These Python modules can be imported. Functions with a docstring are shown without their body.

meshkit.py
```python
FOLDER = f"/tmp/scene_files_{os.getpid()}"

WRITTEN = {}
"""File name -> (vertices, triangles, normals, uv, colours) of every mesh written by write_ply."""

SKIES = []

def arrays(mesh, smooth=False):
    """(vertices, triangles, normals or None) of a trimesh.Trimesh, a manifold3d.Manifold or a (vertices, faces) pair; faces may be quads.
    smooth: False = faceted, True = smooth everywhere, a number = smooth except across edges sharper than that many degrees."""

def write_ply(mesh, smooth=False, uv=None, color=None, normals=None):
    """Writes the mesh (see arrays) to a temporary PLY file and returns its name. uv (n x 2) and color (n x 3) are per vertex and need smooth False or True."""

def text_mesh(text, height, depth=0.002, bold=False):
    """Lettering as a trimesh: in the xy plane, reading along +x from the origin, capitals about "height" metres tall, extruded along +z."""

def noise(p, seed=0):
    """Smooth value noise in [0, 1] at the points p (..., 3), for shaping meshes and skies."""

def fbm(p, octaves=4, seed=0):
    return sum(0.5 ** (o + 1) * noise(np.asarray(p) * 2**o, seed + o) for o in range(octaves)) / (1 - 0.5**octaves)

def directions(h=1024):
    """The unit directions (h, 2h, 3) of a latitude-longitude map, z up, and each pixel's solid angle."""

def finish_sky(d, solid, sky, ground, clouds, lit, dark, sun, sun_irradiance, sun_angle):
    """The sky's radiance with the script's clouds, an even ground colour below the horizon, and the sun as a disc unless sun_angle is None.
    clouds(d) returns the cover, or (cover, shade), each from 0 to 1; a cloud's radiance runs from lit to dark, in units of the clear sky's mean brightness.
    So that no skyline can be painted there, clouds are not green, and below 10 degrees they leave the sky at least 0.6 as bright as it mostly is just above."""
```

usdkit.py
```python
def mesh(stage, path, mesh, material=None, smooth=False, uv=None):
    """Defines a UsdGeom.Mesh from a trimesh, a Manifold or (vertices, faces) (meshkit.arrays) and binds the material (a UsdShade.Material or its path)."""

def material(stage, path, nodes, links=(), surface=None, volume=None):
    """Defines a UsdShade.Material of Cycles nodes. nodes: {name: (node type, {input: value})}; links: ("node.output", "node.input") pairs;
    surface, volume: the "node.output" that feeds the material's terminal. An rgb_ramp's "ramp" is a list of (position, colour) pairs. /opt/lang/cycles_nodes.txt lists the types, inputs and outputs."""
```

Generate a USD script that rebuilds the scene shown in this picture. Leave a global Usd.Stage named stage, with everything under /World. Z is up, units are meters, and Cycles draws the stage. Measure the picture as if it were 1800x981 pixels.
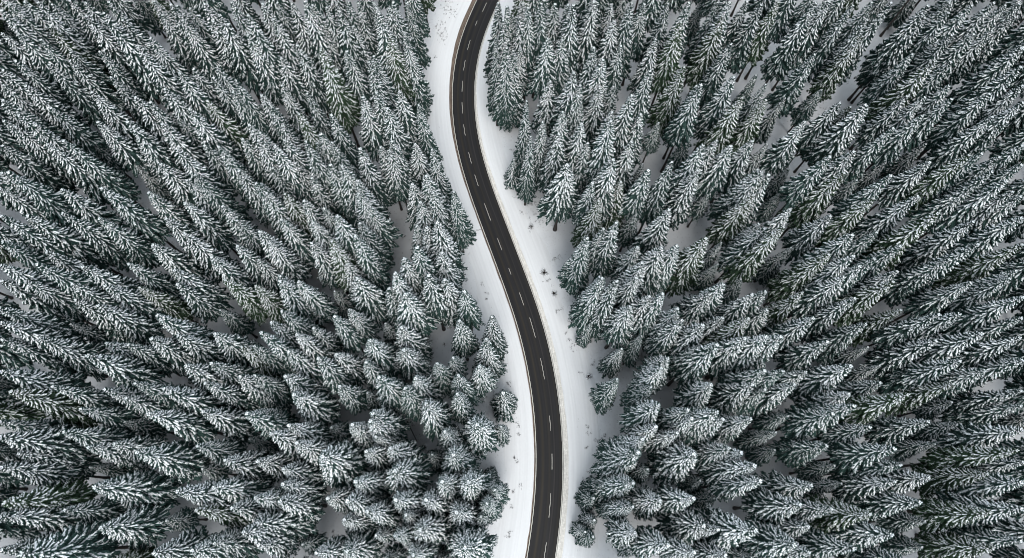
import math, random
import numpy as np
import meshkit, usdkit
from pxr import Usd, UsdGeom, UsdLux, UsdShade, Sdf, Gf, Vt

stage = Usd.Stage.CreateInMemory()
UsdGeom.SetStageUpAxis(stage, 'Z')
UsdGeom.SetStageMetersPerUnit(stage, 1.0)
world = UsdGeom.Xform.Define(stage, '/World')
stage.SetDefaultPrim(world.GetPrim())
UsdGeom.Scope.Define(stage, '/World/Looks')
R = np.random.default_rng(20240117)

# ---------------------------------------------------------------- camera
PW, PH, FPX = 1800.0, 981.0, 1200.0           # photograph's size and focal length in its pixels
CAM_H = 140.0                                  # a drone 140 m above the road
NADIR = (880.0, 905.0)                         # where straight down falls in the photograph
zc = np.array([-(NADIR[0] - PW / 2), (NADIR[1] - PH / 2), FPX]); zc /= np.linalg.norm(zc)
yc = np.array([0, 1.0, 0]) - zc[1] * zc; yc /= np.linalg.norm(yc)
xc = np.cross(yc, zc)
C2W = np.array([xc, yc, zc])                   # camera axes -> world
EYE = np.array([0, 0, CAM_H])
cam = UsdGeom.Camera.Define(stage, '/World/camera')
M = np.eye(4); M[:3, :3] = C2W.T; M[3, :3] = EYE
cam.AddTransformOp().Set(Gf.Matrix4d(*M.ravel().tolist()))
cam.CreateHorizontalApertureAttr(36.0)
cam.CreateVerticalApertureAttr(36.0 * 558 / 1024)
cam.CreateFocalLengthAttr(36.0 * FPX / PW)
cam.CreateClippingRangeAttr(Gf.Vec2f(1.0, 20000.0))
cam.CreateExposureAttr(1.27)

def at(px, py, z=0.0):
    """The point at height z that the photograph shows at pixel (px, py)."""
    px, py = np.asarray(px, float), np.asarray(py, float)
    d = np.stack([(px - PW / 2), -(py - PH / 2), np.full_like(px, -FPX)], -1) @ C2W.T
    return EYE + d * ((z - CAM_H) / d[..., 2])[..., None]

def pix(p):
    q = (np.asarray(p, float) - EYE) @ C2W
    return np.stack([PW / 2 - FPX * q[..., 0] / q[..., 2], PH / 2 + FPX * q[..., 1] / q[..., 2]], -1)

# ---------------------------------------------------------------- sky and light: an even winter overcast
SUN_EL, SUN_AZ = math.radians(54), math.radians(-10)
dome = UsdLux.DomeLight.Define(stage, '/World/sky')
dome.GetPrim().SetCustomDataByKey('kind', 'structure')
dome_mat = usdkit.material(stage, '/World/Looks/overcast_sky', {
    'sky': ('sky_texture', {'sky_type': 'single_scattering', 'sun_disc': False, 'sun_elevation': SUN_EL, 'sun_rotation': SUN_AZ}),
    'tc': ('texture_coordinate', {}),
    'sx': ('separate_xyz', {}),
    'n': ('noise_texture', {'scale': 2.2, 'detail': 5.0, 'roughness': 0.55}),
    'cover': ('map_range', {'from_min': 0.2, 'from_max': 0.6, 'to_min': 0.88, 'to_max': 1.0, 'clamp': True}),
    'tone': ('rgb_ramp', {'ramp': [(0.25, (0.85, 0.87, 0.90)), (0.75, (1.12, 1.13, 1.14))]}),
    # an overcast sky is about three times as bright overhead as at the horizon
    'elev': ('rgb_ramp', {'ramp': [(0.0, (3.0, 3.6, 4.2)), (0.5, (6.6, 7.4, 8.1)), (1.0, (9.6, 10.3, 10.9))]}),
    'mul': ('mix', {'mix_type': 'multiply', 'fac': 1.0}),
    'mix': ('mix_color', {'use_clamp': False}),
    'bg': ('background_shader', {'strength': 0.065}),
}, [('tc.generated', 'n.vector'), ('tc.generated', 'sx.vector'), ('sx.z', 'elev.fac'), ('n.fac', 'cover.value'), ('cover.result', 'mix.fac'), ('n.fac', 'tone.fac'),
    ('elev.color', 'mul.color1'), ('tone.color', 'mul.color2'), ('sky.color', 'mix.a'), ('mul.color', 'mix.b'), ('mix.result', 'bg.color')], surface='bg.background')
UsdShade.MaterialBindingAPI.Apply(dome.GetPrim()).Bind(dome_mat)
sun = UsdLux.DistantLight.Define(stage, '/World/sun')
sun.CreateIntensityAttr(0.3); sun.CreateAngleAttr(32.0); sun.CreateNormalizeAttr(True)
sun.CreateColorAttr(Gf.Vec3f(1.0, 0.97, 0.93))
sun.AddRotateZOp().Set(180 - math.degrees(SUN_AZ)); sun.AddRotateXOp().Set(-(90 - math.degrees(SUN_EL)))

# ---------------------------------------------------------------- materials
def objpos(nodes, links, name, kind, extra):
    nodes[name] = (kind, extra); links.append(('geo.position', name + '.vector'))

snow_mat = usdkit.material(stage, '/World/Looks/fresh_snow', {
    'geo': ('geometry', {}),
    'n1': ('noise_texture', {'scale': 0.22, 'detail': 4.0, 'roughness': 0.6}),
    'n2': ('noise_texture', {'scale': 2.6, 'detail': 4.0, 'roughness': 0.75}),
    'tone': ('rgb_ramp', {'ramp': [(0.3, (0.60, 0.612, 0.628)), (0.7, (0.665, 0.674, 0.684))]}),
    'speck': ('rgb_ramp', {'ramp': [(0.30, (0.55, 0.54, 0.52)), (0.40, (1, 1, 1))]}),
    'mul': ('mix', {'mix_type': 'multiply', 'fac': 1.0}),
    'b': ('bump', {'strength': 0.5, 'distance': 0.12}),
    'p': ('principled_bsdf', {'roughness': 0.75}),
}, [('geo.position', 'n1.vector'), ('geo.position', 'n2.vector'), ('n1.fac', 'tone.fac'), ('n2.fac', 'speck.fac'),
    ('tone.color', 'mul.color1'), ('speck.color', 'mul.color2'), ('mul.color', 'p.base_color'), ('n2.fac', 'b.height'), ('b.normal', 'p.normal')], surface='p.BSDF')

bough_snow_mat = usdkit.material(stage, '/World/Looks/snow_on_boughs', {
    'oi': ('object_info', {}),
    'tc': ('texture_coordinate', {}),
    'n': ('noise_texture', {'scale': 3.0, 'detail': 2.0, 'roughness': 0.6}),
    'tone': ('rgb_ramp', {'ramp': [(0.28, (0.62, 0.67, 0.68)), (0.45, (0.86, 0.88, 0.89)), (0.7, (0.91, 0.92, 0.93))]}),
    'd': ('diffuse_bsdf', {}),
}, [('tc.object', 'n.vector'), ('n.fac', 'tone.fac'), ('tone.color', 'd.color')], surface='d.BSDF')

def needle_material(name, dark, light, frost):
    return usdkit.material(stage, '/World/Looks/' + name, {
        'oi': ('object_info', {}),
        'tc': ('texture_coordinate', {}),
        'n': ('noise_texture', {'scale': 1.1, 'detail': 3.0, 'roughness': 0.6}),
        'n2': ('noise_texture', {'scale': 9.0, 'detail': 2.0, 'roughness': 0.6}),
        'tone': ('mix_color', {'a': dark, 'b': light}),
        'var': ('map_range', {'to_min': 0.75, 'to_max': 1.25}),
        'geo': ('geometry', {}),
        'isl': ('map_range', {'to_min': 0.6, 'to_max': 1.6}),
        'vm': ('math', {'math_type': 'multiply'}),
        'hs': ('hsv', {}),
        'fr': ('map_range', {'from_min': 0.52, 'from_max': 0.70, 'to_min': 0.0, 'to_max': frost, 'clamp': True}),
        'mix': ('mix_color', {'b': (0.62, 0.68, 0.70)}),
        'd': ('diffuse_bsdf', {}),
        't': ('translucent_bsdf', {}),
        'm': ('mix_closure', {'fac': 0.18}),
    }, [('tc.object', 'n.vector'), ('tc.object', 'n2.vector'), ('n.fac', 'tone.fac'), ('oi.random', 'var.value'), ('geo.random_per_island', 'isl.value'), ('var.result', 'vm.value1'), ('isl.result', 'vm.value2'), ('vm.value', 'hs.value'),
        ('tone.result', 'hs.color'), ('n2.fac', 'fr.value'), ('fr.result', 'mix.fac'), ('hs.color', 'mix.a'), ('mix.result', 'd.color'), ('hs.color', 't.color'),
        ('d.BSDF', 'm.closure1'), ('t.BSDF', 'm.closure2')], surface='m.closure')
needle_mat = needle_material('spruce_needles', (0.024, 0.062, 0.054), (0.056, 0.116, 0.098), 0.20)
green_mat = needle_material('green_spruce_needles', (0.030, 0.066, 0.040), (0.068, 0.116, 0.058), 0.15)

bark_mat = usdkit.material(stage, '/World/Looks/spruce_bark', {
    'tc': ('texture_coordinate', {}),
    'mp': ('mapping', {'scale': (6.0, 6.0, 1.2)}),
    'n': ('noise_texture', {'scale': 2.0, 'detail': 4.0}),
    'tone': ('rgb_ramp', {'ramp': [(0.3, (0.018, 0.016, 0.015)), (0.7, (0.052, 0.043, 0.038))]}),
    'p': ('principled_bsdf', {'roughness': 0.9}),
}, [('tc.object', 'mp.vector'), ('mp.vector', 'n.vector'), ('n.fac', 'tone.fac'), ('tone.color', 'p.base_color')], surface='p.BSDF')

def ribbon_material(name, ramp, along=0.06, across=3.0, amount=0.5, rough=0.85, grain=(0.9, 1.1), bumpy=0.0):
    """A surface whose colour runs across the road (u in metres, stored as st.x) with wear drawn out along it (st.y)."""
    return usdkit.material(stage, '/World/Looks/' + name, {
        'geo': ('geometry', {}),
        'uv': ('attribute', {'attribute': 'st'}),
        'sx': ('separate_xyz', {}),
        'mr': ('map_range', {'from_min': -8.0, 'from_max': 8.0}),
        'ramp': ('rgb_ramp', {'ramp': ramp}),
        'mp': ('mapping', {'scale': (across, along, 1.0)}),
        'n': ('noise_texture', {'scale': 1.0, 'detail': 4.0, 'roughness': 0.6}),
        'g': ('noise_texture', {'scale': 2.5, 'detail': 4.0, 'roughness': 0.75}),
        'gm': ('map_range', {'to_min': grain[0], 'to_max': grain[1]}),
        'nm': ('map_range', {'from_min': 0.3, 'from_max': 0.7, 'to_min': 1 - amount, 'to_max': 1 + amount, 'clamp': True}),
        'mm': ('math', {'math_type': 'multiply'}),
        'hs': ('hsv', {}),
        'b': ('bump', {'strength': bumpy, 'distance': 0.08}),
        'p': ('principled_bsdf', {'roughness': rough, 'specular_ior_level': 0.22}),
    }, [('uv.vector', 'sx.vector'), ('sx.x', 'mr.value'), ('mr.result', 'ramp.fac'), ('uv.vector', 'mp.vector'), ('mp.vector', 'n.vector'),
        ('geo.position', 'g.vector'), ('g.fac', 'gm.value'), ('n.fac', 'nm.value'), ('gm.result', 'mm.value1'), ('nm.result', 'mm.value2'),
        ('mm.value', 'hs.value'), ('ramp.color', 'hs.color'), ('hs.color', 'p.base_color'), ('n.fac', 'b.height'), ('b.normal', 'p.normal')], surface='p.BSDF')

def U(x): return (x + 8.0) / 16.0
A0, A1, A2 = (0.0135, 0.0128, 0.0136), (0.0195, 0.0172, 0.0146), (0.025, 0.021, 0.0152)
asphalt_mat = ribbon_material('wet_asphalt', [(0, A0), (U(-2.9), A1), (U(-2.4), A0), (U(-1.7), A0), (U(-1.3), A2), (U(-0.9), A0), (U(-0.3), A0),
    (U(0.0), A1), (U(0.5), A0), (U(0.85), A0), (U(1.0), (0.028, 0.0255, 0.0245)), (U(1.15), A0), (U(1.9), A0), (U(2.2), A1), (U(2.6), A0), (1, A1)], along=0.035, across=2.2, amount=0.30, rough=0.62, grain=(0.8, 1.2))
S0 = (0.645, 0.652, 0.66)
verge_mat = ribbon_material('ploughed_snow', [(0, S0), (1, S0)], along=0.04, across=1.9, amount=0.06, rough=0.75, grain=(0.94, 1.06), bumpy=0.6)
slush_mat = ribbon_material('gritty_roadside_slush', [(0, (0.58, 0.56, 0.52)), (1, (0.58, 0.56, 0.52))], along=0.5, across=4.0, amount=0.22, rough=0.85, grain=(0.55, 1.45), bumpy=0.5)
grit_mat = ribbon_material('brown_road_edge', [(0, (0.13, 0.10, 0.08)), (1, (0.13, 0.10, 0.08))], along=0.5, across=4.0, amount=0.4, rough=0.9, grain=(0.6, 1.4))
line_mat = ribbon_material('road_paint', [(0, (0.66, 0.64, 0.58)), (1, (0.66, 0.64, 0.58))], along=0.8, across=8.0, amount=0.25, rough=0.6, grain=(0.7, 1.2))

# ---------------------------------------------------------------- helpers for prims
counts = {}
def path_of(name, parent='/World'):
    k = counts[(parent, name)] = counts.get((parent, name), -1) + 1
    return f'{parent}/{name}' + (f'_{k:03d}' if k else '')

def tag(prim, label=None, category=None, group=None, kind=None):
    for key, v in (('label', label), ('category', category), ('group', group), ('kind', kind)):
        if v: prim.SetCustomDataByKey(key, v)
    return prim

def add(name, mesh, mat, parent='/World', smooth=False, uv=None, **tags):
    m = usdkit.mesh(stage, path_of(name, parent), mesh, mat, smooth=smooth, uv=uv)
    return tag(m.GetPrim(), **tags)

# ---------------------------------------------------------------- the road's course, read off the photograph
EDGES = np.array([[0,841,875],[25,829,864],[50,816,851],[75,807.5,844.5],[100,800.5,839],[125,796,835],[150,794,832.5],[175,794,832],[200,795,833],[225,797.5,837],
 [245,799,840],[270,804,846],[295,811,855],[320,818,862.5],[345,826,872],[370,835,881.5],[395,843.5,892.5],[420,853,903.5],[445,862,912.5],[470,871,921],[490,879,929],
 [515,889,939],[540,898,949],[565,905.5,957],[590,912.5,964],[615,919,970],[640,924.5,975.5],[665,929,980],[690,933,984],[715,937,987],[735,939,988.5],[760,940.5,990.5],
 [785,941.3,992.2],[810,941.8,993],[835,941.3,993],[860,940,992],[885,938,990.5],[910,935.7,988.3],[935,932.7,985.3],[960,929.5,981.5],[980,926,978]])
le, re_ = at(EDGES[:, 1], EDGES[:, 0])[:, :2], at(EDGES[:, 2], EDGES[:, 0])[:, :2]
mid = (le + re_) / 2
HALF = float(np.median(np.linalg.norm(le - re_, axis=1) * 0.97)) / 2
def extend(p, n, k):                      # goes on beyond the frame with a gentle bend
    a = math.atan2(*(p[-1] - p[-4])[::-1]); out = [p[-1]]
    for i in range(n):
        a += k * (1 - i / n); out.append(out[-1] + 5.0 * np.array([math.cos(a), math.sin(a)]))
    return np.array(out[1:])
mid = np.vstack([extend(mid[::-1], 40, -0.02)[::-1], mid, extend(mid, 40, -0.03)])
s = np.r_[0, np.cumsum(np.linalg.norm(np.diff(mid, axis=0), axis=1))]
S = np.arange(0, s[-1], 1.5)
CL = np.stack([np.interp(S, s, mid[:, 0]), np.interp(S, s, mid[:, 1])], 1)
def smooth_line(p, n):
    k = np.ones(n) / n; q = np.pad(p, ((n // 2, n // 2), (0, 0)), 'edge')
    return np.stack([np.convolve(q[:, i], k, 'valid') for i in (0, 1)], 1)
CL = smooth_line(smooth_line(CL, 9), 9)
T = np.gradient(CL, axis=0); T /= np.linalg.norm(T, axis=1, keepdims=True)
N = np.stack([-T[:, 1], T[:, 0]], 1)      # T runs down the picture (towards -y), so N points to +x: the picture's right
V = np.r_[0, np.cumsum(np.linalg.norm(np.diff(CL, axis=0), axis=1))]

def road_dist(xy):
    """Signed distance from the centre line (+ on the picture's right) and the place along it."""
    xy = np.atleast_2d(xy)
    out = np.empty((len(xy), 2))
    for i in range(0, len(xy), 4000):
        q = xy[i:i + 4000]
        j = ((q[:, None] - CL[None]) ** 2).sum(-1).argmin(1)
        out[i:i + 4000, 0] = np.linalg.norm(q - CL[j], axis=1) * np.sign(((q - CL[j]) * N[j]).sum(1))
        out[i:i + 4000, 1] = V[j]
    return out

def ribbon(us, zs, i0=0, i1=None, jitter=None):
    """A sheet along the road: us are offsets across it in metres (or rows of offsets), zs heights."""
    i1 = len(CL) if i1 is None else i1
    c, n = CL[i0:i1], N[i0:i1]
    us = np.broadcast_to(np.asarray(us, float), (i1 - i0, len(np.atleast_1d(us)) if np.ndim(us) < 2 else np.shape(us)[1])).copy()
    zs = np.broadcast_to(np.asarray(zs, float), us.shape).copy()
    if jitter is not None: us += jitter[0]; zs += jitter[1]
    p = np.concatenate([c[:, None] + us[..., None] * n[:, None], zs[..., None]], -1)
    k = us.shape[1]
    idx = np.arange((i1 - i0) * k).reshape(-1, k)
    a, b, c_, d = idx[:-1, :-1], idx[:-1, 1:], idx[1:, 1:], idx[1:, :-1]
    f = np.concatenate([np.stack([a, d, c_], -1).reshape(-1, 3), np.stack([a, c_, b], -1).reshape(-1, 3)])
    uv = np.stack([us, np.broadcast_to(V[i0:i1, None], us.shape)], -1).reshape(-1, 2)
    v = p.reshape(-1, 3)
    nz = np.cross(v[f[0, 1]] - v[f[0, 0]], v[f[0, 2]] - v[f[0, 0]])[2]
    if nz < 0: f = f[:, ::-1]
    return (v, f), uv

def wob(n, scale, amp, seed):
    return (meshkit.fbm(np.stack([V[:n] * scale, np.full(n, seed * 7.3), np.zeros(n)], 1), 3, seed)[:, None] - 0.5) * 2 * amp

# ---------------------------------------------------------------- ground
def ground_z(xy):
    xy = np.atleast_2d(xy)
    p = np.concatenate([xy, np.zeros((len(xy), 1))], 1)
    z = (meshkit.fbm(p / 14.0, 3, 5) - 0.5) * 1.1 + (meshkit.fbm(p / 2.6, 2, 9) - 0.5) * 0.16
    d = np.abs(road_dist(xy)[:, 0])
    t = np.clip((d - 5.5) / 4.0, 0, 1); t = t * t * (3 - 2 * t)
    return z * t - 0.45 * (1 - np.clip((d - 4.4) / 4.5, 0, 1))

def sheet(xs, ys, zf, name):
    X, Y = np.meshgrid(xs, ys, indexing='ij')
    xy = np.stack([X.ravel(), Y.ravel()], 1)
    v = np.concatenate([xy, zf(xy)[:, None]], 1)
    idx = np.arange(len(v)).reshape(X.shape)
    a, b, c_, d = idx[:-1, :-1], idx[1:, :-1], idx[1:, 1:], idx[:-1, 1:]
    return v, np.concatenate([np.stack([a, b, c_], -1).reshape(-1, 3), np.stack([a, c_, d], -1).reshape(-1, 3)])
xs = np.unique(np.r_[np.linspace(-1800, -230, 18), np.arange(-230, 231, 1.15), np.linspace(230, 1800, 18)])
ys = np.unique(np.r_[np.linspace(-1800, -90, 18), np.arange(-90, 226, 1.15), np.linspace(226, 1900, 18)])
add('snow_ground', sheet(xs, ys, ground_z, 'g'), snow_mat, smooth=True, kind='structure', label='snow-covered forest floor on both sides of the road', category='ground')

# ---------------------------------------------------------------- road
road = tag(UsdGeom.Xform.Define(stage, '/World/road').GetPrim(), kind='structure', label='dark wet two-lane asphalt road winding through the snowy forest', category='road')
Z0 = 0.02
me, uv = ribbon(np.linspace(-HALF - 0.15, HALF + 0.15, 9), Z0 + 0.05 * (1 - np.linspace(-1, 1, 9) ** 2))
add('asphalt', me, asphalt_mat, '/World/road', True, uv)
n = len(CL)
zl = Z0 + 0.05 * (1 - ((HALF - .12) / (HALF + .15)) ** 2) + 0.006
for side in (-1, 1):
    u = side * (HALF - 0.16) + (0.11 * np.array([-.5, .5]))
    me, uv = ribbon(u, zl + 0.002)
    add('edge_line', me, line_mat, '/World/road', False, uv)
DASHES = [(856,6,847,20),(840,35,834,49),(827.5,68,822,85.5),(817,107.5,814,126),(811,145,811,163),(811,181,812,200),(814.5,223,817.5,242),(822.5,265,827.5,287),
 (834,309,841,331),(850,357,861,386),(874,418,884.5,442.5),(895.3,469.6,901.7,486.4),(911,511,922,539),(930,564,939,593),(949,633,955,665),(963.7,727.5,966,759.5),
 (967.5,796,968.5,832),(966,871,964,910),(959,954,955,979)]
for x0, y0, x1, y1 in DASHES:
    a, b = at(x0, y0)[:2], at(x1, y1)[:2]
    ks = np.linspace(0, 1, 5); r = road_dist(a + (b - a) * ks[:, None])
    um = np.clip(r[:, 0].mean(), -0.35, 0.6)
    cx = np.stack([np.interp(np.interp(ks, [0, 1], r[[0, -1], 1]), V, CL[:, i]) for i in (0, 1)], 1)
    nn = np.stack([np.interp(np.interp(ks, [0, 1], r[[0, -1], 1]), V, N[:, i]) for i in (0, 1)], 1)
    L, Rr = cx + nn * (um - 0.035), cx + nn * (um + 0.035)
    v = np.concatenate([np.c_[L, np.full(5, Z0 + 0.058)], np.c_[Rr, np.full(5, Z0 + 0.058)]])
    f = np.concatenate([[[i, i + 5, i + 6], [i, i + 6, i + 1]] for i in range(4)])
    if np.cross(v[f[0, 1]] - v[f[0, 0]], v[f[0, 2]] - v[f[0, 0]])[2] < 0: f = f[:, ::-1]
    add('centre_dash', (v, f), line_mat, '/World/road', False, np.concatenate([np.c_[np.full(5, -.06), ks * 4], np.c_[np.full(5, .06), ks * 4]]))

# the strips beside it: brown grit on the left, a wider strip of gritty slush on the right
iy = lambda y: int(np.interp(y, EDGES[:, 0], road_dist((at(EDGES[:, 1], EDGES[:, 0])[:, :2] + at(EDGES[:, 2], EDGES[:, 0])[:, :2]) / 2)[:, 1]) / (V[-1] / (n - 1)))
pos = np.arange(n)
yy = pix(np.c_[CL, np.zeros(n)])[:, 1]
wl = np.interp(yy, [0, 60, 120, 220, 330, 980], [0.95, 1.0, 0.75, 0.5, 0.28, 0.25])
wr = np.interp(yy, [0, 60, 150, 250, 350, 500, 700, 980], [0.2, 0.25, 0.35, 0.55, 0.8, 0.95, 0.95, 1.1])
jl, jr = wob(n, 0.8, 0.22, 3), wob(n, 0.7, 0.34, 4)
u = np.c_[np.full(n, -HALF + 0.02), np.full(n, -HALF - 0.12), -HALF - wl[:, None] * 0.6, -HALF - wl[:, None] - 0.3 + jl]
me, uv = ribbon(u, [Z0 + 0.004, 0.045, 0.055, 0.03])
add('gritty_edge', me, grit_mat, '/World/road', True, uv)
k = 6
t = np.linspace(0, 1, k)
u = (HALF - 0.02) + (wr[:, None] + 0.05 + jr * 0.5) * t[None]
z = np.array([Z0 + 0.004, 0.05, 0.06, 0.07, 0.075, 0.05]) + (R.random((n, k)) - 0.5) * 0.04 * np.array([0, 1, 1, 1, 1, 0])
me, uv = ribbon(u, z)
add('slush_strip', me, slush_mat, '/World/road', True, uv)
# ploughed verges: low snow banks that fall away into the forest floor
for side, w in ((-1, wl), (1, wr)):
    us = np.r_[0.0, 0.12, 0.35, 0.8, 1.3, 1.9, 2.5, 3.1, 3.8, 4.8, 6.0, 7.5]
    zs = np.r_[0.0, 0.10, 0.17, 0.15, 0.19, 0.15, 0.17, 0.13, 0.10, 0.04, -0.06, -0.30]
    p = np.stack([np.broadcast_to(us, (n, len(us))), np.broadcast_to(V[:, None] * 0.09, (n, len(us))), np.full((n, len(us)), side * 3.0)], -1)
    nz = (meshkit.fbm(p * np.array([1.6, 1, 1]), 3, 21) - 0.5) * 0.16
    off = HALF + w[:, None] - 0.08 + wob(n, 0.6, 0.10, 6 + side) + us[None]
    me, uv = ribbon(side * off, np.where(us[None] > 0.05, zs[None] + nz * np.clip(us / 0.4, 0, 1), 0.02))
    add('snow_verge', me, verge_mat, smooth=True, uv=uv, kind='structure', category='verge',
        label='ploughed snow verge along the road\'s ' + ('left' if side < 0 else 'right') + ' edge with faint tyre lines')

# ---------------------------------------------------------------- the spruces: a few grown shapes, each with trunk, crown and snow
H0 = 28.0
def grow(seed, base_frac, RAD, snow, n_branch, power, H0=28.0):
    g = np.random.default_rng(seed)
    zb = H0 * base_frac
    # trunk
    k, ns = 9, 10
    zz = np.linspace(-0.8, H0 * 0.985, ns); rr = np.interp(zz, [-0.8, 0.3, 2, H0], np.array([0.42, 0.30, 0.24, 0.015]) * max(.45, H0 / 28))
    ax = np.stack([np.cumsum(g.normal(0, .05, ns)), np.cumsum(g.normal(0, .05, ns))], 1) * (zz[:, None] / H0).clip(0)
    th = np.arange(k) / k * 2 * np.pi
    tv = np.concatenate([np.c_[ax[i, 0] + rr[i] * np.cos(th), ax[i, 1] + rr[i] * np.sin(th), np.full(k, zz[i])] for i in range(ns)])
    tf = [[i * k + j, i * k + (j + 1) % k, (i + 1) * k + (j + 1) % k] for i in range(ns - 1) for j in range(k)] + [[i * k + j, (i + 1) * k + (j + 1) % k, (i + 1) * k + j] for i in range(ns - 1) for j in range(k)]
    # dead stubs on the bare stem
    stv, stf = [tv], [np.array(tf)]; nv = len(tv)
    for _ in range(int(26 * base_frac / 0.3)):
        z = g.uniform(min(2.5, zb * .5), zb + 1.5); a = g.uniform(0, 2 * np.pi); l = g.uniform(.5, 1.5)
        d = np.array([math.cos(a), math.sin(a), -0.35]); q = np.array([0, 0, z])
        v = np.array([q + [0, 0, .03], q - [0, 0, .03], q + np.array([-d[1], d[0], 0]) * .03, q + d * l]); stv.append(v)
        stf.append(np.array([[0, 2, 3], [2, 1, 3], [1, 0, 3]]) + nv); nv += 4
    trunk = (np.vstack(stv), np.vstack(stf))
    # boughs: whorls up the stem, each bough a long feather of sprays
    tl, zt = [], 0.35
    while zt < H0 - zb:
        tl.append(zt); zt += np.interp(zt, [0, 3, 8, 30], [.26, .48, .78, .95]) * g.uniform(.85, 1.15)
    t, az, snowy = [], [], []
    for w, d in enumerate(tl):
        m = int(np.interp(d, [0, 2, 6, 30], [6, 9, 12, 13])); ph = g.uniform(0, 6.28)
        for j in range(m):
            t.append(d + g.normal(0, .16 * min(1, d))); az.append(ph + (j + g.normal(0, .16)) * 2 * np.pi / m); snowy.append(1)
        for j in range(int(m * n_branch)):
            t.append(d + g.uniform(.2, .9) * min(1, d)); az.append(g.uniform(0, 6.28)); snowy.append(0)
    B = len(t); t = np.clip(np.array(t) / (H0 - zb), .006, 1.0); az = np.array(az); snowy = np.array(snowy, bool)
    z0 = H0 - t * (H0 - zb)
    pa, pb = g.uniform(0, 6, 2)
    sector = 1 + 0.10 * np.sin(az * 2 + pa) + 0.08 * np.sin(az * 3 + pb)
    a0 = np.interp(t, [0, .04, .12, .35, .7, 1], [1.1, .50, .10, -.24, -.42, -.55]) + g.normal(0, .09, B) - np.where(snowy, 0, .10)
    L = RAD * np.clip(0.05 + 1.02 * t ** power, 0, 1) * np.where(t > .86, 1 - .35 * (t - .86) / .14, 1) * sector * g.uniform(.82, 1.14, B) * np.where(snowy, 1, .80) / np.cos(np.clip(a0 - .15, -.9, 0))
    droop = np.interp(t, [0, .2, 1], [.10, .34, .36]) * g.uniform(.75, 1.25, B)
    lift = np.interp(t, [0, .2, 1], [.04, .16, .26]) * g.uniform(.6, 1.3, B)
    bend = g.normal(0, .10, B)
    er = np.stack([np.cos(az), np.sin(az)], 1); et = np.stack([-np.sin(az), np.cos(az)], 1)
    ax_at = np.stack([np.interp(z0, zz, ax[:, i]) for i in (0, 1)], 1)
    def curve(sv):                         # (B, m) -> points (B, m, 3)
        r = L[:, None] * sv * np.cos(a0)[:, None]
        lat = L[:, None] * bend[:, None] * sv ** 2
        zzv = z0[:, None] + L[:, None] * (np.sin(a0)[:, None] * sv - droop[:, None] * sv ** 2 + lift[:, None] * sv ** 3)
        xy = ax_at[:, None] + er[:, None] * r[..., None] + et[:, None] * lat[..., None]
        return np.concatenate([xy, zzv[..., None]], -1)
    SV, SF, GV, GF = [], [], [], []
    cnt = [0, 0]
    def push(which, v, f):
        """v (n, k, 3) the corners of n alike little shapes; f (m, 3) their faces."""
        nsh, kk = v.shape[:2]
        (SV if which == 0 else GV).append(v.reshape(-1, 3))
        (SF if which == 0 else GF).append((f[None] + (np.arange(nsh) * kk)[:, None, None] + cnt[which]).reshape(-1, 3))
        cnt[which] += nsh * kk
    up = np.array([0, 0, 1.0])
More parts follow.
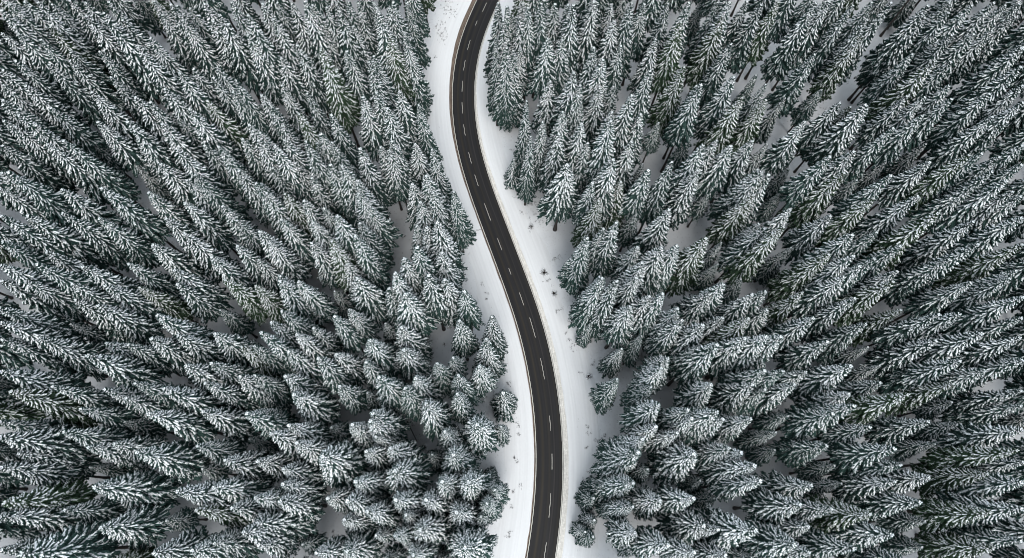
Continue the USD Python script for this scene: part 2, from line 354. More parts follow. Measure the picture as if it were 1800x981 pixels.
    def strip(which, line, half, ridge, keep):
        """A ridged strip along each polyline (B, m, 3): left edge, ridge, right edge."""
        m = line.shape[1]
        tan = np.gradient(line, axis=1); tan /= np.linalg.norm(tan, axis=2, keepdims=True) + 1e-9
        lat = np.stack([-tan[..., 1], tan[..., 0], np.zeros(tan.shape[:2])], -1); lat /= np.linalg.norm(lat, axis=2, keepdims=True) + 1e-9
        v = np.stack([line + lat * half[..., None] - up * .3 * ridge[..., None], line + up * ridge[..., None], line - lat * half[..., None] - up * .3 * ridge[..., None]], 2).reshape(len(line), m * 3, 3)
        f = []
        for i in range(m - 1):
            for j in (0, 1):
                a, b, c, d = i * 3 + j, i * 3 + j + 1, i * 3 + 3 + j + 1, i * 3 + 3 + j
                f += [[a, b, c], [a, c, d]]
        push(which, v[keep], np.array(f)[:, ::-1])
    sz = np.clip(L / min(2.8, RAD), .16, 1.1)[:, None] * min(1, RAD / 2.5)
    ms = 7
    sv = np.linspace(0.06, 1.0, ms)[None].repeat(B, 0)
    pts = curve(sv)
    prof = np.array([.5, .75, .95, 1.0, .95, .8, .3])
    strip(1, pts - up * .06, .34 * sz ** .7 * prof * g.uniform(.7, 1.3, (B, ms)), np.full((B, ms), .03), np.ones(B, bool))
    wig = g.uniform(.65, 1.3, (B, ms))
    shed = np.interp(t, [0, .05, .12, .3, .6, 1], [.35, .6, 1.15, 1.15, .80, .32])       # low boughs are sheltered and carry less snow
    strip(0, pts + up * .03, shed[:, None] * snow * .085 * sz ** .5 * prof * wig, .08 * sz ** .4 * prof * g.uniform(.6, 1.3, (B, ms)), snowy & (g.random(B) < np.interp(t, [0, .5, 1], [1, .97, .6])))
    # side sprays, close along the bough, pointing forward
    nt = 22
    for j in range(nt):
        sj = np.clip(0.16 + 0.82 * (j + .5) / nt + g.normal(0, .015, B), .05, .99)
        p = curve(sj[:, None])[:, 0]; q = curve((sj + .03)[:, None])[:, 0]
        tn = q - p; tn /= np.linalg.norm(tn, axis=1, keepdims=True)
        side = 1 if j % 2 else -1
        lat = np.stack([-tn[:, 1], tn[:, 0], np.zeros(B)], 1); lat /= np.linalg.norm(lat, axis=1, keepdims=True)
        ang = g.normal(.44, .12, B)
        dr = tn * np.cos(ang)[:, None] + side * lat * np.sin(ang)[:, None]; dr[:, 2] -= g.uniform(.05, .35, B)
        l = np.clip(L * .20 * np.interp(sj, [0.15, .35, .7, 1], [.5, 1, .95, .55]), .16, .95) * g.uniform(.7, 1.25, B)
        lt = np.cross(dr, up); lt /= np.linalg.norm(lt, axis=1, keepdims=True)
        W = (np.clip(.060 * np.sqrt(l / .5), .03, .085) * g.uniform(.7, 1.3, B))[:, None]
        A, Mi, E = p, p + dr * (l * .6)[:, None], p + dr * l[:, None] - up * .05
        hang = np.where(snowy, 1.35, 1.6)[:, None] * np.clip(sz, .35, 1)
        gv = np.stack([A - up * .06, Mi + lt * W * 2.2 - up * .10, E + dr * .10 - up * .04, Mi - lt * W * 2.2 - up * .10, Mi - up * (.28 + .35 * g.random(B))[:, None] * hang + dr * .05, A * .55 + Mi * .45 - up * (.3 + .35 * g.random(B))[:, None] * hang, E * .7 + Mi * .3 - up * (.12 + .22 * g.random(B))[:, None] * hang], 1)
        push(1, gv, np.array([[0, 1, 3], [1, 2, 3], [0, 4, 2], [0, 5, 4], [1, 4, 3], [4, 6, 2]]))
        keep = snowy & (g.random(B) < np.clip((.60 + .34 * snow) * np.interp(t, [0, .35, .7, 1], [1.2, 1.1, .80, .35]), 0, .98))
        s0 = (snow * shed ** .7 * g.uniform(.8, 1.25, B))[:, None]
        vs = np.stack([A + up * .02, Mi + lt * W * s0, E, Mi - lt * W * s0, Mi * .85 + A * .15 + up * (.065 * s0 * np.clip(sz, .4, 1))], 1)
        push(0, vs[keep], np.array([[0, 4, 1], [1, 4, 2], [2, 4, 3], [3, 4, 0]])[:, ::-1])
    # hanging fringe below the boughs
    for j in range(5):
        sj = .15 + .17 * j + g.uniform(0, .1, B)
        p = curve(sj[:, None])[:, 0]; q = curve((sj + .13)[:, None])[:, 0]
        low = (p + q) / 2 - up * (g.uniform(.5, 1.1, B) * sz[:, 0])[:, None] + np.c_[g.normal(0, .1, (B, 2)), np.zeros(B)]
        push(1, np.stack([p, q, low], 1), np.array([[0, 1, 2]]))
    top = np.array([ax[-1, 0], ax[-1, 1], H0])
    push(1, np.array([[top - up * .9 - [.04, 0, 0], top - up * .9 + [.04, 0, 0], top + up * .15], [top - up * .9 - [0, .04, 0], top - up * .9 + [0, .04, 0], top + up * .15]]), np.array([[0, 1, 2]]))
    return trunk, (np.vstack(GV), np.vstack(GF)), (np.vstack(SV), np.vstack(SF))

VARIANTS = [  # seed, bare fraction of the stem, crown radius, snow, dark boughs per snowy one, taper, needles
    (11, .42, 2.75, .95, .6, .86, 0), (12, .38, 2.95, 1.15, .6, .82, 0), (13, .50, 2.55, .85, .6, .90, 0), (14, .34, 3.1, 1.05, .7, .80, 0),
    (15, .44, 2.8, 1.25, .5, .86, 0), (16, .36, 2.5, .95, .6, .86, 0), (17, .47, 2.95, 1.0, .6, .82, 0), (18, .40, 2.7, .85, .6, .86, 1),
    (19, .35, 2.95, .80, .6, .84, 1), (20, .04, 2.0, 1.25, .4, .92, 0, 14.0), (21, .05, 1.75, 1.0, .4, .95, 0, 14.0), (22, .56, 2.5, .80, .6, .84, 0), (23, .62, 2.3, .75, .6, .88, 0),
    (24, .20, 2.65, .90, .7, .88, 0), (25, .14, 2.85, .98, .7, .84, 0), (26, .25, 2.5, .80, .7, .88, 0), (27, .40, 2.65, .65, .7, .86, 0), (28, .45, 2.85, 1.10, .5, .80, 0),
    (29, .42, 2.45, 1.35, .4, .84, 0), (30, .38, 2.6, 1.25, .4, .82, 0), (31, .06, 1.9, .60, .6, .95, 0, 14.0)]
PROTO = []
HV = [v[7] if len(v) > 7 else H0 for v in VARIANTS]       # height at which each form was grown
for i, (seed, bf, rad, snow, nb, pw, green, *hh) in enumerate(VARIANTS):
    cp = f'/spruce_form_{i:03d}'
    stage.CreateClassPrim(cp)
    tr, cr, sn = grow(seed, bf, rad, snow, nb, pw, HV[i])
    usdkit.mesh(stage, cp + '/trunk', tr, bark_mat, smooth=40)
    usdkit.mesh(stage, cp + '/crown', cr, green_mat if green else needle_mat)
    usdkit.mesh(stage, cp + '/snow', sn, bough_snow_mat)
    PROTO.append(cp); print(cp, len(cr[1]), len(sn[1]))

# every tree as read off the photograph, in sixteen windows of 450 x 245 pixels seen four times enlarged:
# x,y of the tip; then hNN its height in metres, g green, b = the foot of the stem is given instead, w wide, n narrow
TILES = {
 (0,0): '65,20 10,60 365,20 610,110 345,185g 270,270 700,360 590,20 760,10 720,90 1090,10 1140,100 1200,20 1240,40 1290,140 1330,60 1500,140 1660,60 1740,240 1740,100 1060,270 980,330 1250,510 1350,480 1500,540 1520,470 1640,640 1660,570 1160,620 1040,710 1130,860 1340,770 1460,710g 1250,830 890,850 680,860 640,650 350,450 480,420 780,540 130,810 115,890 240,870 345,750 170,590 10,580 10,690 0,730 100,420 10,220 110,230 0,480 10,840 1750,880 1440,20 860,130 1620,10 170,10 260,20 480,0 1530,90 1250,680 950,680 1095,205b 1015,155b 1045,265b 390,180b 1660,220b 960,860b',
 (450,0): '120,120 15,310 30,20 165,400 290,310 340,10 250,20 150,0 475,210 460,350g 490,40 585,60 650,10 680,180 640,350 790,430 830,380 870,80 830,10 945,50 940,260gw 1070,20 1050,230 1000,640 1150,740 930,760 745,680 850,640 960,10 720,10 530,800 360,640 310,790g 100,760 40,670 175,600 180,890 20,930 450,930 560,20 400,30 1690,260n 1760,330h30 1700,10 1770,40 1740,140',
 (900,0): '60,120 120,50 50,330n 80,20 10,360 10,110 250,270 350,270 200,10 310,20 400,20 575,10 440,20 730,150 850,20 940,20 1100,10 1200,150g 1250,10 1020,270 970,490 580,330 640,410 770,320 430,500 480,590 270,570 620,620 720,600 100,710n 480,730 360,790 700,780 840,660 910,800 490,860 700,850 330,940 130,960n 1210,470g 1300,600 1340,590 1530,310 1540,20 1490,110g 1560,540 1620,670g 1720,530h13 1790,700g 1460,10 1660,10 1750,20 700,20 220,860 1790,590n 1255,585b 1240,320b 1260,430b 1550,430b 1580,395b 1640,555b 470,570b',
 (1350,0): '600,30 660,250g 330,375 430,10 340,10 500,720 700,740 980,680 1100,680 1280,610 1290,690 1090,820 890,900 580,750g 690,760 270,860 1110,110 1140,20 1290,20 1440,30 1600,10 1680,30 1780,20 1570,210 1450,230 1300,230 1190,290 1170,430g 1300,440 1790,330 1790,470 1750,110 1570,660 1590,820 1680,850 1790,610 1790,720 740,10 880,10 1020,380 1540,700 80,20g 700,130 30,440b 65,540b 790,255b 700,725b',
 (0,245): '130,280 420,350 180,535 70,710 435,520 710,340 690,550 490,60 330,20 1040,375 1160,560 1285,660 1070,735 1215,920 905,880 580,890 250,880 1140,170 1230,70 1380,240 1310,280 1300,440 1540,50 1560,460 1650,560 1670,210 1490,820 1660,750 0,40 0,230 0,340 0,730 0,870 50,230 1700,0 1440,40 960,0 440,0 320,790 0,530',
 (450,245): '10,10 120,40 210,0 30,300 100,200 190,370g 60,370 180,560 270,160 390,120 390,260 330,430 400,570 480,480 560,540 440,20 540,20 510,170 610,180 700,290 730,50 720,370 880,50n 940,70 960,10 1110,30 1240,70 1205,260 1105,310 1160,440 1250,380 1395,365h30 1130,610 1205,610 1275,590 1125,760 1040,830 1300,790 795,460 740,580 700,680 520,720g 395,720 650,880 100,715 10,650 20,850 1205,955 980,950 160,960 0,290 350,20',
 (900,245): '10,140h11w 390,170w 310,10 530,20 690,0 850,10 720,140 690,140 570,310 770,295g 610,430g 920,170h20 965,205 1140,150 1340,40 1550,40 1440,0 1690,10 1310,210 1100,490 1740,210 1700,390g 1730,590 1370,690g 1790,620 530,690 650,630 740,580 875,760 1060,770 1170,750 920,865 1770,220 620,970',
 (1350,245): '450,110 610,90 540,230g 440,530 170,490 110,600g 430,810g 590,680 780,650 590,830 760,850 940,750 940,510 880,250 750,400g 1050,390 1140,150 1060,590 1200,530g 1270,670 1440,340 1450,580 1480,740 1510,90 1640,120 1580,220 1690,280 1420,100g 1720,370 1790,170 1790,400 1790,560 1790,740g 1280,840 1750,930 900,930 1790,40 20,240 640,900',
 (0,490): '0,200 520,150 690,180 500,40 180,20 740,40 980,60g 1240,30 1100,260 1260,400 1060,415 755,450 890,460 600,540 1300,610 1490,590 1505,385 1690,480g 1680,690 1440,730 1150,780 935,730 735,780 890,840 560,910 1040,940 1430,930 1720,950 360,750 70,790g 0,650 260,430 20,430 0,20 0,300 1590,0g',
 (450,490): '160,20 0,60g 300,30 180,215 110,310 30,380 290,380 400,340 545,260 660,210n 720,0w 920,70 1050,100w 1250,60h22 1330,0 1470,90 1665,265 1430,300 1620,430 910,310h20 1030,340 790,430 1030,500w 930,470h18 770,580 1390,560 1285,600 1580,610 870,690 1430,690 1130,690 1420,810 1060,760 1190,870 820,940 780,800h20 590,750 560,520 430,550 230,520 210,690 270,810w 0,480 0,690 0,930 1750,800h17w',
 (900,490): '640,0 740,10 870,0 970,120 1060,110 840,200 1170,210 1200,290 1480,40 1390,100 1690,110 1350,320 1490,270 1670,280g 1640,410 1790,420 1300,480 1450,470 1100,570 1060,620 560,310h15n 745,710h26 970,770 1030,900 1400,760 1690,740 1790,640 1790,780 1790,100 1790,220 1240,930 1450,930',
 (1350,490): '250,110g 320,270 620,140 890,10g 940,220g 690,330 430,440 100,400 590,620w 275,650 100,640 190,750 570,820 990,830g 1310,740g 800,730 1360,570 1540,650 1350,250 1220,240 1700,0 1420,30 1190,430 1520,370 1790,270 1790,420 1790,570 1790,790 1790,890 540,0 610,890 460,940 1790,140',
 (0,735): '10,30 440,90 790,180 610,200 970,240 130,245 0,350 670,490w 1240,525 1480,490 1570,300 1380,190 450,640 20,580gw 710,760w 0,690 1385,650g 1625,640 1500,890 1700,800 150,970w 1080,940 1340,940 0,120 370,900 0,930',
 (450,735): '220,40 90,110 290,190 460,270w 0,290 200,350 180,480 670,60 790,10 850,120 770,220 955,210 980,360w 700,430 1340,90 1560,40w 1390,250w 1320,460 1480,450 1640,400h15 1680,500 1630,600 1420,650 1580,690h22 1200,590 990,560 880,575h17n 500,550 650,570 770,670 1040,680 620,730 850,820n 985,830n 1150,780w 1470,920w 640,930w 160,600 20,740w 430,960 1090,970 1720,60h20 0,570 0,900',
 (900,735): '1000,60 1160,90 930,160 880,240w 1290,250w 850,450 1040,570 1280,550 850,620 870,820 1090,900 900,920h16 580,560h15 590,720h14 510,800h12 570,840h15 1530,200 1620,230 1720,320 1760,430 1350,750w 1470,790 1720,800w 1290,960 1520,960 1670,0 1480,20 1250,0 640,470h16',
 (1350,735): '410,180 720,60 1130,20 890,210 920,330 300,470 890,450 1130,430 1760,240g 1550,395g 230,620 450,640 720,680g 300,770 190,880w 620,920 885,820 1080,590 1570,680g 1600,930g 1790,450 1790,650 1790,90 1790,310 290,950 1790,860',
}
trees = []       # x, y, height, width factor, variant, rotation, tip pixel
for (x0, y0), txt in TILES.items():
    for w in txt.split():
        a, b = w.split(',')
        num = ''.join(ch for ch in b.split('h')[0] if ch.isdigit())
        rest = b[len(num):]
        px, py = x0 + float(a) / 4, y0 + float(num) / 4
        h = float(np.clip(R.normal(30, 2.6), 24.5, 36)) if 'h' not in rest else float(''.join(ch for ch in rest.split('h')[1] if ch.isdigit()))
        flags = ''.join(ch for ch in rest if ch.isalpha() and ch != 'h')
        if 'b' in flags: p = at(px, py, 0.0)
        else: p = at(px, py, h)
        wf = R.uniform(.92, 1.10) * (1.22 if 'w' in flags else .78 if 'n' in flags else 1.0)
        if h < 18: var = int(R.choice([9, 10, 20]))
        elif h < 24: var = int(R.choice([15, 5])); wf *= .9
        elif 'b' in flags or 't' in flags: var = int(R.choice([11, 12]))
        elif 'g' in flags: var = int(R.choice([7, 8]))
        elif abs(road_dist([p[:2]])[0, 0]) < 12: var = int(R.choice([13, 14, 15]))     # open-grown along the road: boughs almost to the ground
        elif 'w' in flags: var = int(R.choice([3, 1, 6]))
        elif y0 == 735 and 450 <= x0 <= 900: var = int(R.choice([18, 19, 4]))
        else: var = int(R.choice([0, 1, 2, 3, 4, 5, 6, 16, 17]))
        if y0 == 735 and 450 <= x0 <= 900 and 'w' not in flags: wf *= .95
        sw = wf * (h / HV[var]) ** (0.45 if h >= 18 else 0.85)
        trees.append([p[0], p[1], h, sw, var, R.uniform(0, 360)])
seen = len(trees)
# beyond the frame the forest goes on
CLEAR = [(1300, 110, 80), (1375, 260, 55), (1530, 80, 55), (1500, 150, 50), (270, 40, 45), (410, 25, 28), (1340, 60, 60), (690, 340, 34), (705, 400, 38), (680, 290, 30), (620, 560, 30), (640, 610, 34), (785, 600, 28), (735, 775, 40), (600, 945, 50), (365, 930, 45),
    (1295, 870, 50), (1582, 795, 24), (1525, 965, 30), (1690, 575, 26), (1235, 400, 36), (1195, 420, 30), (1120, 330, 28), (1150, 270, 24), (1110, 150, 22), (165, 210, 28), (110, 165, 22), (225, 310, 30), (265, 370, 34), (85, 435, 22), (420, 530, 26), (1175, 700, 26), (1110, 640, 30)]    # open snow between the stems, in the photograph's pixels
def fill(n_try, spacing):
    pts = np.array([t[:2] for t in trees])
    for _ in range(n_try):
        x, y = R.uniform(-215, 215), R.uniform(-60, 205)
        h = float(np.clip(R.normal(29, 2.2), 24, 33))
        q = pix([x, y, h]); b = pix([x, y, 2.0])
        if -8 < q[0] < PW + 8 and -8 < q[1] < PH + 8: continue
        if any((b[0] - cx) ** 2 + (b[1] - cy) ** 2 < cr ** 2 for cx, cy, cr in CLEAR): continue
        if abs(road_dist([[x, y]])[0, 0]) < HALF + 7: continue
        if q[0] < -420 or q[0] > PW + 420 or q[1] < -330 or q[1] > PH + 260: continue
        if ((pts - [x, y]) ** 2).sum(1).min() < spacing ** 2: continue
        trees.append([x, y, h, R.uniform(.9, 1.1), int(R.choice([0, 1, 2, 3, 4, 5, 6, 7])), R.uniform(0, 360)])
        pts = np.vstack([pts, [x, y]])
fill(9000, 5.4)
G = ground_z(np.array([t[:2] for t in trees]))

# which trees show most: a coarse depth picture of every crown
DEP = np.full((245, 450), 1e9); WHO = np.full((245, 450), -1)
def stamp(i):
    x, y, h, sw, var, rot = trees[i]
    bf, rad, pw = VARIANTS[var][1], VARIANTS[var][2] * sw * .92, VARIANTS[var][5]
    for q in np.linspace(0, 1, 14):
        c = np.array([x, y, G[i] + h - q * h * (1 - bf)]); dep = -((c - EYE) @ C2W)[2]
        u = pix(c) / 4; r = max(.6, rad * q ** pw * FPX / dep / 4)
        x0_, x1_, y0_, y1_ = int(max(0, u[0] - r)), int(min(449, u[0] + r)) + 1, int(max(0, u[1] - r)), int(min(244, u[1] + r)) + 1
        if x0_ >= x1_ or y0_ >= y1_: continue
        yy_, xx_ = np.mgrid[y0_:y1_, x0_:x1_]
        m = ((xx_ + .5 - u[0]) ** 2 + (yy_ + .5 - u[1]) ** 2 < r * r) & (dep < DEP[y0_:y1_, x0_:x1_])
        DEP[y0_:y1_, x0_:x1_][m] = dep; WHO[y0_:y1_, x0_:x1_][m] = i
G = list(G)
for i in range(len(trees)): stamp(i)
from scipy import ndimage
for _ in range(140):
    free = ndimage.distance_transform_edt(np.pad(WHO < 0, 1, mode='edge'))[1:-1, 1:-1]
    yy_, xx_ = np.mgrid[0:245, 0:450]
    gp = at(xx_ * 4 + 2, yy_ * 4 + 2)[..., :2]
    if _ == 0:
        keep_open = np.abs(road_dist(gp.reshape(-1, 2))[:, 0]).reshape(245, 450) < HALF + 13
        for cx, cy, cr in CLEAR: keep_open |= (xx_ * 4 - cx) ** 2 + (yy_ * 4 - cy) ** 2 < cr ** 2
    free[keep_open] = 0
    j, k = np.unravel_index(free.argmax(), free.shape)
    if free[j, k] < 3.6 or _ > 60: break
    h = float(R.uniform(15, 21)); p = at(k * 4 + 2, j * 4 + 2, h * .6)
    var = int(R.choice([13, 15, 2, 16])); trees.append([p[0], p[1], h, R.uniform(.72, .85), var, R.uniform(0, 360)]); G.append(float(ground_z([p[:2]])[0]))
    stamp(len(trees) - 1); keep_open[max(0, j - 1):j + 2, max(0, k - 1):k + 2] = True
G = np.array(G)
AREA = np.bincount(WHO[WHO >= 0], minlength=len(trees))
TIP = pix(np.array([[t[0], t[1], G[i] + t[2]] for i, t in enumerate(trees)]))
RD = road_dist(np.array([t[:2] for t in trees]))[:, 0]
score = AREA + np.array([60 if t[2] < 24 and AREA[i] > 3 else 0 for i, t in enumerate(trees)])
chosen = sorted(np.argsort(-score, kind='stable')[:300].tolist())

ORD = 'first second third fourth fifth sixth seventh eighth ninth tenth eleventh twelfth thirteenth fourteenth fifteenth sixteenth seventeenth eighteenth nineteenth twentieth'.split()
def nth(k): return ORD[k] if k < 20 else f'{k + 1}th'
DY = np.array([(d[1] + d[3]) / 2 for d in DASHES])
level = np.abs(TIP[:, 1][:, None] - DY[None]).argmin(1)
side = np.where(RD > 0, 'right', 'left')
rank = {}
inside = [i for i in range(len(trees)) if AREA[i] >= 4 and 0 <= TIP[i, 0] <= PW and 0 <= TIP[i, 1] <= PH]
for lv in range(len(DASHES)):
    for sd in ('left', 'right'):
        row = sorted((i for i in inside if level[i] == lv and side[i] == sd), key=lambda i: abs(TIP[i, 0] - np.interp(TIP[i, 1], DY, [(d[0] + d[2]) / 2 for d in DASHES])))
        for k, i in enumerate(row): rank[i] = k
CROWN_CUT = sorted((i for i in chosen if i not in rank), key=lambda i: TIP[i, 0])
def look(i):
    x, y, h, sw, var, rot = trees[i]
    if h < 18: return 'small young'
    if h < 24: return 'short slender'
    w = VARIANTS[var][2] * sw
    if VARIANTS[var][6]: return 'greener'
    if var in (11, 12): return 'bare-stemmed'
    if VARIANTS[var][3] > 1.2: return 'heavily snow-laden'
    return 'broad snow-laden' if w > 3.35 else 'slender snow-laden' if w < 2.8 else 'snow-laden'
def label_of(i):
    if i in rank:
        lv = level[i]
        return f'{look(i)} spruce {side[i]} of road, level with {nth(lv)} centre dash from top, {nth(rank[i])} from road'
    x, y = TIP[i]
    edge = 'top' if y < 0 else 'bottom' if y > PH else 'left' if x < 0 else 'right'
    mates = sorted((j for j in CROWN_CUT if ('top' if TIP[j, 1] < 0 else 'bottom' if TIP[j, 1] > PH else 'left' if TIP[j, 0] < 0 else 'right') == edge), key=lambda j: TIP[j, 0 if edge in ('top', 'bottom') else 1])
    return f'{look(i)} spruce with top cut off at picture\'s {edge} edge, {nth(mates.index(i))} ' + ('from left' if edge in ('top', 'bottom') else 'from above')

def place(x, y, gz, h, sw, rot, hv):
    return Gf.Matrix4d().SetScale(Gf.Vec3d(sw, sw, h / hv)) * Gf.Matrix4d().SetRotate(Gf.Rotation(Gf.Vec3d(0, 0, 1), rot)) * Gf.Matrix4d().SetTranslate(Gf.Vec3d(x, y, gz))
for i in chosen:
    x, y, h, sw, var, rot = trees[i]
    xf = UsdGeom.Xform.Define(stage, path_of('spruce_tree'))
    xf.AddTransformOp().Set(place(x, y, G[i], h, sw, rot, HV[var]))
    xf.GetPrim().GetReferences().AddInternalReference(PROTO[var]); xf.GetPrim().SetInstanceable(True)
    tag(xf.GetPrim(), label_of(i), 'tree', 'spruces along the road and through the snowy forest')

inst = UsdGeom.PointInstancer.Define(stage, '/World/spruce_forest')
tag(inst.GetPrim(), 'dense snow-covered spruces filling the forest between and behind the nearer trees', 'forest', kind='stuff')
for i, cp in enumerate(PROTO):
    x = UsdGeom.Xform.Define(stage, f'/World/spruce_forest/forms/form_{i:03d}'); x.GetPrim().GetReferences().AddInternalReference(cp)
    inst.CreatePrototypesRel().AddTarget(x.GetPath())
rest = [i for i in range(len(trees)) if i not in set(chosen)]
inst.CreateProtoIndicesAttr(Vt.IntArray([trees[i][4] for i in rest]))
inst.CreatePositionsAttr(Vt.Vec3fArray([Gf.Vec3f(trees[i][0], trees[i][1], float(G[i])) for i in rest]))
inst.CreateScalesAttr(Vt.Vec3fArray([Gf.Vec3f(trees[i][3], trees[i][3], trees[i][2] / HV[trees[i][4]]) for i in rest]))
inst.CreateOrientationsAttr(Vt.QuathArray([Gf.Quath(float(math.cos(math.radians(trees[i][5]) / 2)), 0, 0, float(math.sin(math.radians(trees[i][5]) / 2))) for i in rest]))

# ---------------------------------------------------------------- what pokes through the snow
twig_mat = usdkit.material(stage, '/World/Looks/dead_twigs', {
    'oi': ('geometry', {}), 'tone': ('rgb_ramp', {'ramp': [(0, (0.035, 0.030, 0.026)), (1, (0.12, 0.095, 0.07))]}), 'd': ('diffuse_bsdf', {}),
}, [('oi.random_per_island', 'tone.fac'), ('tone.color', 'd.color')], surface='d.BSDF')
def blades(g, c, n, spread, h, w):
    """n dead stalks springing from round the point c."""
    v, f = [], []
    for k in range(n):
        a = g.uniform(0, 6.28); o = c + np.array([g.normal(0, spread), g.normal(0, spread), 0])
        lean = np.array([math.cos(a), math.sin(a), 0]) * g.uniform(.2, .9) * h; t_ = np.array([-math.sin(a), math.cos(a), 0]) * w * g.uniform(.6, 1.4)
        hh = h * g.uniform(.5, 1.2)
        v += [o - t_ - [0, 0, .1], o + t_ - [0, 0, .1], o + lean * .6 + t_ * .8 + [0, 0, hh * .8], o + lean + [0, 0, hh]]
        f += [[4 * k, 4 * k + 1, 4 * k + 2], [4 * k, 4 * k + 2, 4 * k + 3]]
    return np.array(v), np.array(f)
def surf(xy):
    """Height of the snow at xy, the ploughed verge included."""
    d, vv = road_dist([xy])[0]; u = abs(d) - HALF - float(np.interp(vv, V, wl[:, 0] if wl.ndim > 1 else wl) if d < 0 else np.interp(vv, V, wr[:, 0] if wr.ndim > 1 else wr)) + .08
    g_ = float(ground_z([xy])[0])
    return max(g_, float(np.interp(u, [0, .35, 2.5, 3.8, 6.0, 7.5], [.02, .15, .16, .10, -.06, -.3]))) if u < 7.5 else g_
TUFTS = [(925,330,8,10),(915,300,10,8),(907,345,6,5),(935,365,8,10),(945,385,10,16),(932,400,6,10),(940,355,10,12),(918,375,6,5),(903,265,5,5),(975,455,7,14),(961,494,4,8),(980,546,3,5),
 (989,544,3,4),(1005,552,2,4),(1024,566,2,4),(1001,570,4,6),(994,584,4,5),(1000,597,4,6),(1012,610,8,9),(1020,655,5,7),(1044,637,5,8),(1062,654,3,5),(1090,640,10,8),(1100,630,8,10),(1032,750,4,6),(1035,762,4,5),(1049,774,3,6),
 (1061,768,4,6),(1032,786,4,5),(1025,846,3,7),(1032,828,2,3),(910,748,4,7),(912,764,2,4),(903,805,3,5),(909,812,2,5),(915,854,3,5),(902,864,2,4),(900,892,3,5),(895,942,5,8),(847,501,2,5),(855,517,2,5),
 (855,526,2,4),(866,690,3,4),(850,700,6,8),(895,675,4,7),(787,15,12,22),(795,25,8,12),(772,42,8,14),(775,60,10,16),(765,101,3,4),(780,70,8,12),(1300,112,8,18),(1232,115,4,9),(1347,87,5,8),(1285,70,8,12),
 (667,332,8,12),(710,415,4,6),(632,597,6,8),(782,607,3,6),(590,945,4,7),(585,935,2,4),(604,950,5,6),(855,660,6,6),(880,640,4,4),(930,310,6,6),(1265,90,8,10),(1420,215,10,12),(1440,190,10,10),(1330,250,8,8),(735,770,8,10),(722,745,6,8),(1240,560,6,6)]
g = np.random.default_rng(77); vs, fs, nv = [], [], 0
for px, py, rp, cnt_ in TUFTS:
    for k in range(cnt_):
        q = at(px + g.normal(0, rp * .6), py + g.normal(0, rp * .6))[:2]
        if abs(road_dist([q])[0, 0]) < HALF + 1.5: continue
        v, f = blades(g, np.array([q[0], q[1], surf(q)]), int(g.integers(3, 7)), .10, g.uniform(.18, .42), .035)
        vs.append(v); fs.append(f + nv); nv += len(v)
for k in range(900):                          # and here and there over the forest floor
    q = at(g.uniform(0, PW), g.uniform(0, PH))[:2]
    if abs(road_dist([q])[0, 0]) < HALF + 3: continue
    v, f = blades(g, np.array([q[0], q[1], surf(q)]), int(g.integers(2, 6)), .18, g.uniform(.12, .35), .03)
    vs.append(v); fs.append(f + nv); nv += len(v)
add('dry_grass', (np.vstack(vs), np.vstack(fs)), twig_mat, kind='stuff', category='grass', label='dead grass stalks and twigs poking through the roadside snow')

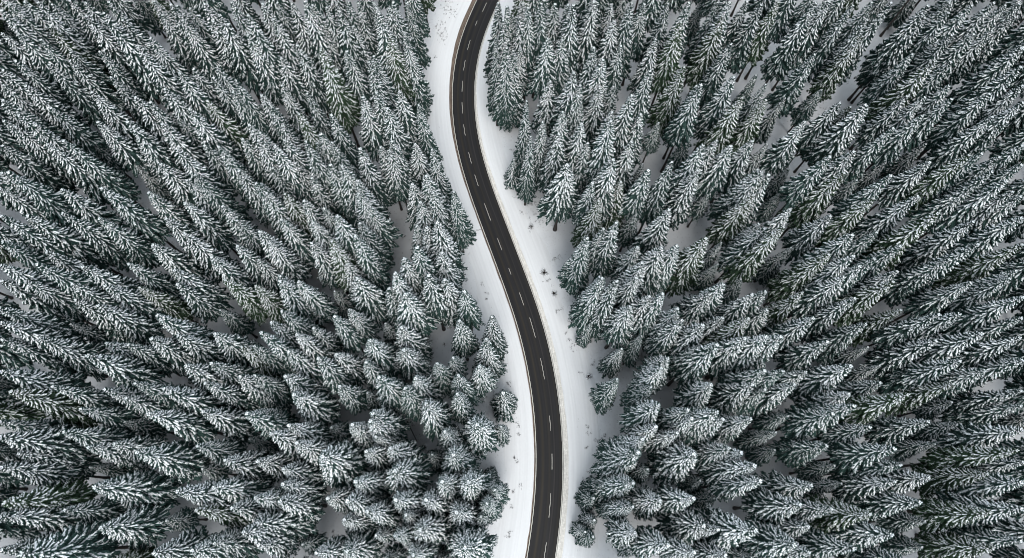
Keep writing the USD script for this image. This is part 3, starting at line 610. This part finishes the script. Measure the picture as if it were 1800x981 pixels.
BUSHES = [(956,480,.95,'bare dark bush on the right verge beside the biggest roadside spruce'), (1035,662,.8,'small dark bush alone on the open snow right of the road'),
 (745,787,1.05,'snow-dusted round bush in the clearing among the star-shaped spruces left of the road'), (934,399,.7,'low scrubby bush on the right verge below the two smallest spruces'),
 (974,517,.75,'thin straggling bush on the slope right of the road'), (793,950,.9,'grey bush half hidden beside the large rosette-like spruce left of the road\'s lower end')]
for px, py, r, lab in BUSHES:
    p = at(px, py); z = surf(p[:2])
    xf = UsdGeom.Xform.Define(stage, path_of('bush')); xf.AddTranslateOp().Set(Gf.Vec3d(p[0], p[1], z)); path = str(xf.GetPath())
    tag(xf.GetPrim(), lab, 'bush', 'bushes poking out of the snow')
    tv, tf, sv_, sf_, a0_, b0_ = [], [], [], [], 0, 0
    for k in range(70):
        d = g.normal(0, 1, 3); d[2] = abs(d[2]) * .8 + .25; d /= np.linalg.norm(d); L_ = r * g.uniform(.6, 1.15)
        o = np.array([g.normal(0, .12), g.normal(0, .12), 0]) * r; t_ = np.cross(d, [0, 0, 1.0]); t_ /= np.linalg.norm(t_) + 1e-9
        m_ = o + d * L_ * .6; e_ = o + d * L_ + g.normal(0, .08, 3)
        tv.append(np.array([o - t_ * .025, o + t_ * .025, m_ + t_ * .02, e_, m_ - t_ * .02, m_ + np.cross(t_, d) * .18 + d * .2, m_ - np.cross(t_, d) * .18 + d * .25]))
        tf.append(np.array([[0, 1, 2], [0, 2, 4], [2, 3, 4], [2, 5, 4], [2, 6, 4]]) + a0_); a0_ += 7
        if k % 2 == 0:
            sv_.append(np.array([m_ + [0, 0, .03], m_ + d * .25 + t_ * .09, e_ + [0, 0, .03], m_ + d * .25 - t_ * .09, m_ + d * .2 + [0, 0, .09]])); sf_.append(np.array([[0, 1, 4], [1, 2, 4], [2, 3, 4], [3, 0, 4]]) + b0_); b0_ += 5
    add('twigs', (np.vstack(tv), np.vstack(tf)), twig_mat, path, kind='stuff')
    add('snow', (np.vstack(sv_), np.vstack(sf_)), bough_snow_mat, path, kind='stuff')

def stem(name, p, q, r0, r1, mat, label, cat, wobble=.03):
    """A thin broken stem from p to q."""
    p, q = np.array(p, float), np.array(q, float); n_ = 7; ks = np.linspace(0, 1, n_)[:, None]
    line = p + (q - p) * ks + g.normal(0, wobble, (n_, 3)) * np.sin(ks * np.pi)
    d = (q - p) / np.linalg.norm(q - p); a_ = np.cross(d, [.3, .2, .9]); a_ /= np.linalg.norm(a_); b_ = np.cross(d, a_)
    th = np.arange(6) / 6 * 2 * np.pi; rr = r0 + (r1 - r0) * ks[:, 0]
    v = np.concatenate([line[i] + rr[i] * (np.cos(th)[:, None] * a_ + np.sin(th)[:, None] * b_) for i in range(n_)])
    f = [[i * 6 + j, i * 6 + (j + 1) % 6, (i + 1) * 6 + (j + 1) % 6] for i in range(n_ - 1) for j in range(6)] + [[i * 6 + j, (i + 1) * 6 + (j + 1) % 6, (i + 1) * 6 + j] for i in range(n_ - 1) for j in range(6)]
    f += [[0, j + 1, j] for j in range(1, 5)] + [[(n_ - 1) * 6, (n_ - 1) * 6 + j, (n_ - 1) * 6 + j + 1] for j in range(1, 5)]
    return add(name, (v, np.array(f)), mat, smooth=40, label=label, category=cat)
def on_snow(px, py, dz=.0):
    p = at(px, py); return np.array([p[0], p[1], surf(p[:2]) + dz])
stem('dead_log', on_snow(716, 741, .12), on_snow(733, 776, .10), .14, .07, bark_mat, 'thin fallen trunk lying in the snowy clearing among spruces left of the road', 'log')
b_ = on_snow(1095, 641); stem('dead_stump', b_ - [0, 0, .3], b_ + [.15, .5, 4.6], .24, .16, bark_mat, 'broken dead stem standing on the snow below the first spruces right of the road', 'stump')
stem('fallen_branch', on_snow(837, 405.5, .14), on_snow(846, 404.5, .16), .05, .04, twig_mat, 'thin branch lying across the snow at the road\'s left edge', 'branch')
print('trees', seen, len(trees), 'half width', HALF)
